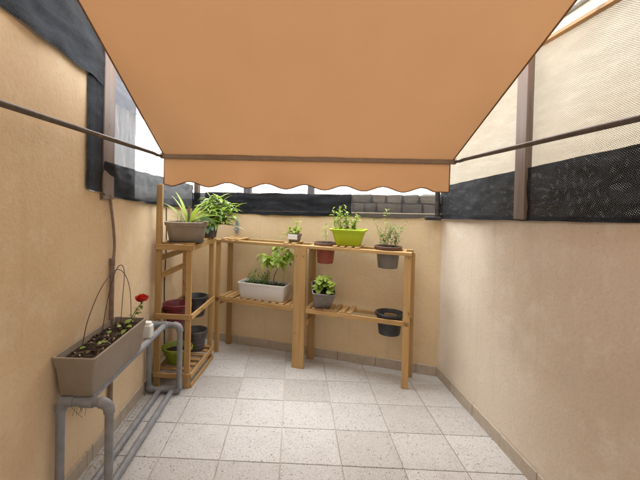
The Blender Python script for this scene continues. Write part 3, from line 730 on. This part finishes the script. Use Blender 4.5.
# ------------------------------------------------------------------ narrow plant rack on the left
rk = thing('plant_rack', 'tall narrow pine plant rack against the left wall', 'rack', (0, 0, 0))
FL, FR, RL, RR = Vector((-1.003, 2.895, 0)), Vector((-.772, 2.885, 0)), Vector((-.955, 3.44, 0)), Vector((-.722, 3.44, 0))
sd_ = (RR - FR).normalized(); cr_ = (FR - FL).normalized()
def zz(p, z): return Vector((p.x, p.y, z))
for p, h, w in ((FL, 1.515, .045), (FR, 1.07, .042), (RL, 1.07, .04), (RR, 1.07, .04)): board('post', zz(p, .004), zz(p, h), w, .024, 'pine', rk, cr_)
for z, wd in ((1.050, .04), (.535, .038), (.095, .038)):
    board('front_rail', zz(FL, z) + sd_ * -.019 - cr_ * .02, zz(FR, z) + sd_ * -.019 + cr_ * .02, wd, .016, 'pine', rk)
    board('rear_rail', zz(RL, z) + sd_ * .019, zz(RR, z) + sd_ * .019, wd, .016, 'pine', rk)
    board('side_rail', zz(FR, z) + cr_ * .028 - sd_ * .012, zz(RR, z) + cr_ * .028 + sd_ * .012, wd, .016, 'pine', rk)
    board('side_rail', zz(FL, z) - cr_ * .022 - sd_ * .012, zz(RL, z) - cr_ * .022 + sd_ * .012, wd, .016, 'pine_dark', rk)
board('side_rail', zz(FR, .018) + cr_ * .028, zz(RR, .018) + cr_ * .028, .028, .016, 'pine', rk)
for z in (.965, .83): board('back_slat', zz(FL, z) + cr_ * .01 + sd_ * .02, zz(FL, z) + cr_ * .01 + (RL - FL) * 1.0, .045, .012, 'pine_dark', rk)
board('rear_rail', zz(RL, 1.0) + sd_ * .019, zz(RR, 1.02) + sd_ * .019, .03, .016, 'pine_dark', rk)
for k in range(6):                                   # slats of the top and lowest shelf, running across
    q = sd_ * (.045 + k * .094)
    board('slat', zz(FL, 1.077) + q - cr_ * .01, zz(FR, 1.077) + q + cr_ * .03, .012, .062, 'pine', rk)
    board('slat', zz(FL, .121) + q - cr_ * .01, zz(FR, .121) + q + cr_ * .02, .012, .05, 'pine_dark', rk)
def stand_at(t, z): return (t.x, t.y, z)
# pots of the rack
pt = thing('plant_pot', 'empty burgundy pot hanging in the middle shelf of the rack', 'pot', (-.905, 3.055, .425)); pot_round(pt, .105, .078, .165, 'pot_burgundy', None, .03, .008, .05)
pt = thing('plant_pot', 'empty black pot at the back of the rack\'s middle shelf', 'pot', (-.825, 3.325, .415)); pot_round(pt, .098, .070, .17, 'pot_black', None, .022, .007, .05)
pt = thing('plant_pot', 'wide olive green pot on the lowest shelf of the rack', 'pot', (-.895, 3.045, .1275)); pot_round(pt, .112, .075, .125, 'pot_green', None, .022, .007, .09)
pt = thing('plant_pot', 'charcoal ridged pot with soil at the back of the lowest shelf', 'pot', (-.82, 3.315, .1275)); pot_round(pt, .098, .073, .17, 'pot_charcoal', None, .025, .007, .12, rings=True)
# taupe box with strap-leaf plant on top
tp = thing('potted_plant', 'strap-leaved plant in a taupe box pot on top of the rack', 'plant', (-.822, 2.985, 1.0835), R(6))
MB().loft([rrect(.26, .16, .03, 0), rrect(.28, .175, .03, .006), rrect(.285, .18, .03, .008), rrect(.28, .175, .03, .008)], True, True).obj('saucer', 'pot_charcoal', tp, 40)
pot_rect(tp, .305, .20, .152, .055, .045, 'taupe', .032, .006, .128, 1)
lo = tp; SM = leaf_mesh('leaf', 'leaf_bright', .36, .030, 1.1, .4, n=10, shape='strap'); SM2 = leaf_mesh('leaf', 'leaf_yellow', .31, .030, .6, .4, n=10, shape='strap')
for (x, y, az, el, s, q) in ((.0, .0, 2.9, 1.32, .85, 1), (-.01, .0, 3.1, 1.2, .8, 0), (.02, .0, .25, .72, .85, 0), (.02, .01, .05, .95, .9, 0), (.01, .0, -.2, .62, .62, 0), (.03, -.01, .3, 1.25, .75, 1), (.02, .0, -.5, .85, .5, 1), (0, -.01, 1.9, 1.2, .6, 0), (.03, .0, .35, .5, .7, 1), (-.02, .0, 3.5, 1.0, .45, 0), (.04, .0, .0, 1.1, .8, 1), (.0, .01, 2.4, 1.35, .95, 1), (.01, .0, .8, 1.3, .85, 0), (.03, .01, -.1, .8, .75, 0), (-.02, .0, 2.8, 1.05, .7, 1), (.02, -.01, -.8, 1.15, .7, 0), (.05, .0, .15, .55, .7, 0)):
    link('leaf', SM2 if q else SM, tp, orient((x, y, .13), az, el, rg.uniform(-.3, .3), s))
BL = leaf_mesh('leaf', 'leaf_blue', .16, .075, .9, .3, n=8, shape='ovate')
link('leaf', BL, tp, orient((.10, -.05, .17), -.15, .1, -.5, 1.05)); MB().tube(catmull([(.06, -.02, .12), (.08, -.04, .16), (.10, -.05, .172)], 4), .002, 6).obj('stem', 'stalk', tp, 60)
MB().tube([(.012, .01, .12), (.013, .012, .22), (.010, .012, .272)], [.012, .011, .009], 10).obj('cut_cane', 'bark', tp, 50)
for (x, y, x2, y2) in ((-.06, 0, -.035, .26), (-.07, .02, -.075, .20)): MB().tube([(x, y, .12), ((x + x2) / 2, .01, .12 + y2 * .25), (x2, .02, .12 + y2 * .5)], [.002, .0016, .001], 5).obj('dry_stalk', 'bark', tp, 60)

# ------------------------------------------------------------------ long back shelf
A0 = Vector((-.69, 3.585, 0)); B0 = Vector((.874, 3.01, 0)); U = (B0 - A0).normalized(); N = Vector((-U.y, U.x, 0)); SLN = (B0 - A0).length; RZ = math.atan2(U.y, U.x)
bs = thing('plant_shelf', 'long two-tier pine plant shelf along the back wall', 'shelf', (A0.x, A0.y, 0), RZ)
D = .222; SM_ = .80
board('leg', (0, 0, .004), (0, 0, 1.015), .042, .022, 'pine', bs, (1, 0, 0)); board('leg', (.0, D, .004), (.0, D, 1.015), .05, .022, 'pine_dark', bs, (1, 0, 0))
board('leg', (SM_, -.006, .004), (SM_, -.006, 1.02), .104, .024, 'pine', bs, (1, 0, 0)); board('leg', (SM_ + .035, D, .004), (SM_ + .035, D, 1.015), .06, .022, 'pine_dark', bs, (1, 0, 0))
board('leg', (SLN - .005, 0, .004), (SLN - .005, 0, 1.02), .05, .022, 'pine', bs, (1, 0, 0)); board('leg', (SLN + .01, D, .004), (SLN + .01, D, 1.015), .05, .022, 'pine', bs, (1, 0, 0))
for z, s0, s1 in ((1.03, -.045, SM_), (1.03, SM_ + .002, SLN + .022), (.495, -.02, SM_ - .054), (.495, SM_ + .054, SLN + .022)):
    tp_ = z > 1
    board('front_rail', (s0, .008 if tp_ else -.001, z), (s1, .008 if tp_ else -.001, z), .026 if tp_ else .036, .052 if tp_ else .02, 'pine', bs)
    board('rear_rail', (s0, D - .018, z), (s1, D - .018, z), .026, .04, 'pine', bs)
for s in (.0, SM_, SLN): board('end_piece', (s, .02, .455), (s, D - .02, .455), .035, .02, 'pine_dark', bs); 
for s in (.02, SM_ - .075, SM_ + .075, SLN - .04): board('cross_bearer', (s, .036, 1.03), (s, D - .04, 1.03), .022, .03, 'pine', bs)
board('cross_bearer', (SM_ - .035, .012, .40), (SM_ - .035, D, .40), .05, .02, 'pine_dark', bs); board('cross_bearer', (SM_ + .065, .012, .40), (SM_ + .065, D, .40), .05, .02, 'pine_dark', bs)
for s in (.03, .085, .14, .21, .28, .35, .42, .49, .56, .63, .69, .735, .87, .925, .98, 1.04, 1.10, 1.16, 1.22): board('slat', (s, -.006, .519), (s, D, .519), .012, .04, 'pine', bs)
for s in (.05, .12, .19, .66, .73, 1.09, 1.15, 1.21, 1.27): board('slat', (s, -.012, 1.049), (s, D, 1.049), .012, .038, 'pine', bs)
for s, z in ((.0, .48), (.0, 1.0), (SM_ - .03, .95), (SM_ + .03, .95), (SM_ - .03, .3), (SLN, .49), (SLN, 1.0)): MB().tube([(s, -.022, z), (s, -.016, z)], .004, 8).obj('screw', 'wire', bs)
def S(s, t, z): return A0 + U * s + N * t + Vector((0, 0, z))

# bushy plant in dark pot at the shelf's left end
bp_ = thing('potted_plant', 'bushy light green lily plant in a dark pot at the back of the rack', 'plant', (-.725, 3.35, 1.0835), 0)
pot_round(bp_, .075, .055, .12, 'pot_charcoal', None, .02, .005, .10)
rl = random.Random(11); NL = leaf_mesh('leaf', 'leaf_bright', .15, .026, .8, .3, n=6); NL2 = leaf_mesh('leaf', 'leaf_yellow', .13, .024, .9, .3, n=6); NL3 = leaf_mesh('leaf', 'leaf_mid', .16, .03, 1.0, .3, n=6)
for (dx, dy, h) in ((.0, .0, .27), (.08, -.02, .25), (.16, .0, .20), (.11, .03, .23), (-.03, -.02, .19), (.20, -.03, .12), (.05, -.09, .13), (.13, -.06, .14), (.22, .02, .17), (.17, -.08, .08), (-.02, .04, .24)):
    c = catmull([(dx * .2, dy * .2, .09), (dx * .6, dy * .6, .09 + h * .5), (dx, dy, .09 + h)], 8); MB().tube(c, .0026, 6).obj('stem', 'stalk', bp_, 60)
    cnt = int(18 + h * 55)
    for k in range(cnt):
        t = .25 + .75 * k / cnt; p = c[min(len(c) - 1, int(t * (len(c) - 1)))]
        link('leaf', rl.choice([NL, NL, NL2, NL3]), bp_, orient(p, k * 2.4 + rl.uniform(-.4, .4), rl.uniform(.05, .6) + (.5 if t > .92 else 0), rl.uniform(-.3, .3), rl.uniform(.6, 1.05)))
PL = leaf_mesh('leaf', 'leaf_pale', .30, .034, .7, .35, n=9, shape='strap')
for (az, el, s) in ((-.25, .25, 1.0), (-.05, .55, .8), (-.9, .5, .6)): link('leaf', PL, bp_, orient((.03, -.02, .10), az, el, .2, s))
for (az, el, s) in ((-1.5, -.3, .8), (-1.1, .0, .8), (-2.0, -.2, .7)): link('leaf', BL, bp_, orient((.0, -.05, .12), az, el, .2, s))

# small pale pot with seedling
sp = thing('potted_plant', 'seedling in a small pale square pot on the shelf\'s top', 'plant', S(.71, .085, 1.0555), RZ)
pot_rect(sp, .105, .085, .07, .02, .006, 'pot_grey', .016, .003, .058); MB().box((0, -.05, .045), (.085, .004, .04), None, .001).obj('paper_label', 'pot_white', sp)
herb(sp, [[(0, 0, .05), (.01, 0, .12), (.02, .01, .20)], [(-.02, 0, .05), (-.04, 0, .09), (-.05, .01, .12)], [(.02, 0, .05), (.04, -.01, .09), (.05, 0, .11)], [(0, .01, .05), (.0, .02, .08), (-.01, .02, .12)]], 'leaf_yellow', (.055, .024), 14, .2, seed=3)
herb(sp, [[(-.03, -.01, .05), (-.08, -.03, .07), (-.10, -.05, .03)]], 'leaf_yellow', (.03, .014), 7, .4, seed=13)

# terracotta pot hanging in the top rails
tc_ = thing('potted_plant', 'single seedling in a terracotta red pot hung in the top shelf', 'plant', S(.985, .105, .893), RZ)
pot_round(tc_, .083, .064, .15, 'pot_terracotta', None, .016, .003, .14)
MB().loft([circ(.096, .152), circ(.099, .158), circ(.099, .172), circ(.094, .174), circ(.090, .164), circ(.086, .163)], True, True).obj('tray', 'pot_brown_rim', tc_, 40)
soil_disc(tc_, circ(.084, 0, 24), .168)
herb(tc_, [[(0, 0, .16), (.003, 0, .20), (-.002, 0, .26), (.002, 0, .32)]], 'leaf_yellow', (.045, .018), 13, .35, seed=4)

# lime trough
lt = thing('potted_plant', 'leggy herbs in a lime green trough on the shelf\'s top', 'plant', S(1.18, .105, 1.0555), RZ)
pot_rect(lt, .265, .17, .135, .07, .02, 'pot_lime', .02, .010, .115, 4)
rl = random.Random(21); stems = []
for k in range(15):
    x = rl.uniform(-.11, .08); y = rl.uniform(-.04, .04); h = rl.uniform(.10, .27) if x < .02 else rl.uniform(.06, .15); lx = rl.uniform(-.04, .04)
    stems.append([(x, y, .11), (x + lx * .4, y, .11 + h * .5), (x + lx, y + rl.uniform(-.03, .03), .11 + h)])
herb(lt, stems, 'leaf_yellow', (.038, .015), 22, .15, seed=6, stem_r=.0016)

# dark pot with herbs hung at the right end
dg = thing('potted_plant', 'wiry herbs in a dark grey pot hung at the shelf\'s right end', 'plant', S(1.50, .105, .897), RZ)
pot_round(dg, .093, .074, .15, 'pot_grey', None, .016, .003, .14)
MB().loft([circ(.104, .152), circ(.108, .158), circ(.108, .172), circ(.103, .174), circ(.099, .164), circ(.095, .163)], True, True).obj('tray', 'pot_brown_rim', dg, 40)
soil_disc(dg, circ(.093, 0, 24), .168)
stems = []
for k in range(15):
    x = rl.uniform(-.06, .07); y = rl.uniform(-.04, .04); h = rl.uniform(.12, .23); lx = rl.uniform(-.07, .09); stems.append([(x, y, .16), (x + lx * .3, y, .16 + h * .5), (x + lx, y, .16 + h)])
herb(dg, stems, 'leaf_mid', (.034, .012), 15, .2, seed=8, stem_r=.0014)
herb(dg, [[(-.02, 0, .16), (-.025, 0, .26), (-.02, 0, .38), (-.015, 0, .47)]], 'leaf_yellow', (.042, .014), 16, .5, seed=9, droop=.8)

# white trough with young tree
wt = thing('potted_plant', 'young bright-leaved tree in a white rectangular trough on the lower tier', 'plant', S(.425, .10, .5255), RZ + R(2))
pot_rect(wt, .445, .185, .145, .03, .018, 'pot_white', .022, .004, .122, 4)
tr = catmull([(.10, 0, .11), (.09, 0, .19), (.12, .0, .27), (.14, -.01, .34)], 6); MB().tube(tr, [.0042] * 10 + [.003] * 9, 8).obj('stem', 'bark', wt, 60)
ML = leaf_mesh('leaf', 'leaf_yellow', .125, .046, 1.0, .25, n=7); ML2 = leaf_mesh('leaf', 'leaf_bright', .13, .046, 1.2, .25, n=7)
for bi, (az, el, L) in enumerate(((.1, .45, .19), (2.9, .3, .20), (-1.3, .4, .13), (1.5, .7, .10), (-.5, .8, .19), (2.2, 1.0, .19), (-2.4, .5, .15), (.9, .6, .16), (3.4, .0, .13))):
    p0 = tr[-1 - (bi % 4)]; dv = Vector((math.cos(az) * math.cos(el), math.sin(az) * math.cos(el), math.sin(el))) * L; p1 = p0 + dv
    MB().tube([p0, p0 + dv * .5 + Vector((0, 0, .01)), p1], [.0022, .0018, .0012], 6).obj('branch', 'stalk', wt, 60)
    for k in range(13):
        t = .3 + .7 * k / 12; link('leaf', rl.choice([ML, ML, ML2]), wt, orient(p0 + dv * t + Vector((0, 0, .006)), az + k * 2.4 + rl.uniform(-.4, .4), rl.uniform(-.5, .3), rl.uniform(-.4, .4), rl.uniform(.55, 1.0)))
stems = []
for k in range(34):
    x = rl.uniform(-.17, .04); y = rl.uniform(-.06, .06); h = rl.uniform(.04, .15); stems.append([(x, y, .115), (x + rl.uniform(-.01, .01), y, .115 + h * .6), (x + rl.uniform(-.03, .03), y + rl.uniform(-.02, .02), .115 + h)])
herb(wt, stems, 'leaf_mid', (.028, .009), 11, .15, seed=14, stem_r=.0011)
stems = [[(rl.uniform(-.2, .2), rl.uniform(-.07, .07), .115)] for k in range(40)]
stems = [[s[0], (s[0][0], s[0][1], .13), (s[0][0] + rl.uniform(-.02, .02), s[0][1], .14)] for s in stems]
herb(wt, stems, 'leaf_dark', (.022, .01), 6, .2, seed=15, stem_r=.001, leafname='undergrowth')
MB().tube(catmull([(.17, .02, .115), (.172, .02, .20), (.175, .02, .235)], 4), .0012, 5).obj('dry_stalk', 'bark', wt, 60)

# tilted square pot with basil
bz = thing('potted_plant', 'bright green basil in a tilted grey square pot on the lower tier', 'plant', S(.965, .085, .545), 0)
bz.rotation_euler = (R(20), R(4), RZ + R(22))
pot_rect(bz, .19, .19, .155, .05, .012, 'pot_grey', .012, .002, .128, 2)
BM = leaf_mesh('leaf', 'leaf_bright', .054, .038, 1.1, -.35, n=6, shape='ovate'); BM2 = leaf_mesh('leaf', 'leaf_yellow', .045, .032, 1.0, -.35, n=6, shape='ovate')
for k in range(24):
    x = rl.uniform(-.075, .07); y = rl.uniform(-.06, .06); h = .12 * (1 - (x * x + y * y) * 70) * rl.uniform(.75, 1.1) + .02
    MB().tube([(x * .7, y * .7, .12), (x, y, .125 + h)], .0018, 6).obj('stem', 'stalk', bz, 60)
    for q in range(9):
        top = q < 4; link('leaf', BM2 if top else BM, bz, orient((x, y, .125 + h * (1 if top else rl.uniform(.35, .85))), q * 1.57 + k + rl.uniform(-.2, .2), rl.uniform(.3, .8) if top else rl.uniform(-.1, .35), rl.uniform(-.2, .2), rl.uniform(.65, 1.05) * (.75 if top else 1)))
# empty black pot
pt = thing('plant_pot', 'empty black pot hung in the lower tier at the right end', 'pot', S(1.525, .105, .372), RZ); pot_round(pt, .104, .080, .172, 'pot_black', None, .022, .010, .04)

# ------------------------------------------------------------------ debris on the floor by the left wall
db = MB(); rg = random.Random(31)
for k in range(190):
    y = rg.uniform(1.5, 3.6); x = LX + .014 + abs(rg.gauss(0, .10)); vs, fs = leaf_geo(rg.uniform(.006, .02), rg.uniform(.003, .009), -.5, .3, 4)
    M = orient((x, y, .006), rg.uniform(0, 6.28), rg.uniform(0, .15), rg.uniform(-.3, .3)); db.add([M @ Vector(v) for v in vs], fs)
tag(db.obj('leaf_litter', 'straw', None, 60), 'scattered dry leaf bits on the tiles along the left wall', 'litter', None, 'stuff')

# ------------------------------------------------------------------ groups of repeats
GROUPS = {'plant_pot': 'plant pots standing empty in the racks', 'potted_plant': 'potted plants on the shelves', 'post': 'timber posts on the walls', 'beam': 'timber rails above the nets',
          'shade_net': 'nets hung above the walls', 'plastic_sheet': 'clear sheets above the walls', 'wire_hoop': 'wire hoops in the planter'}
for ob in COL.objects:
    k = ob.name.split('.')[0]
    if ob.parent is None and k in GROUPS: ob['group'] = GROUPS[k]
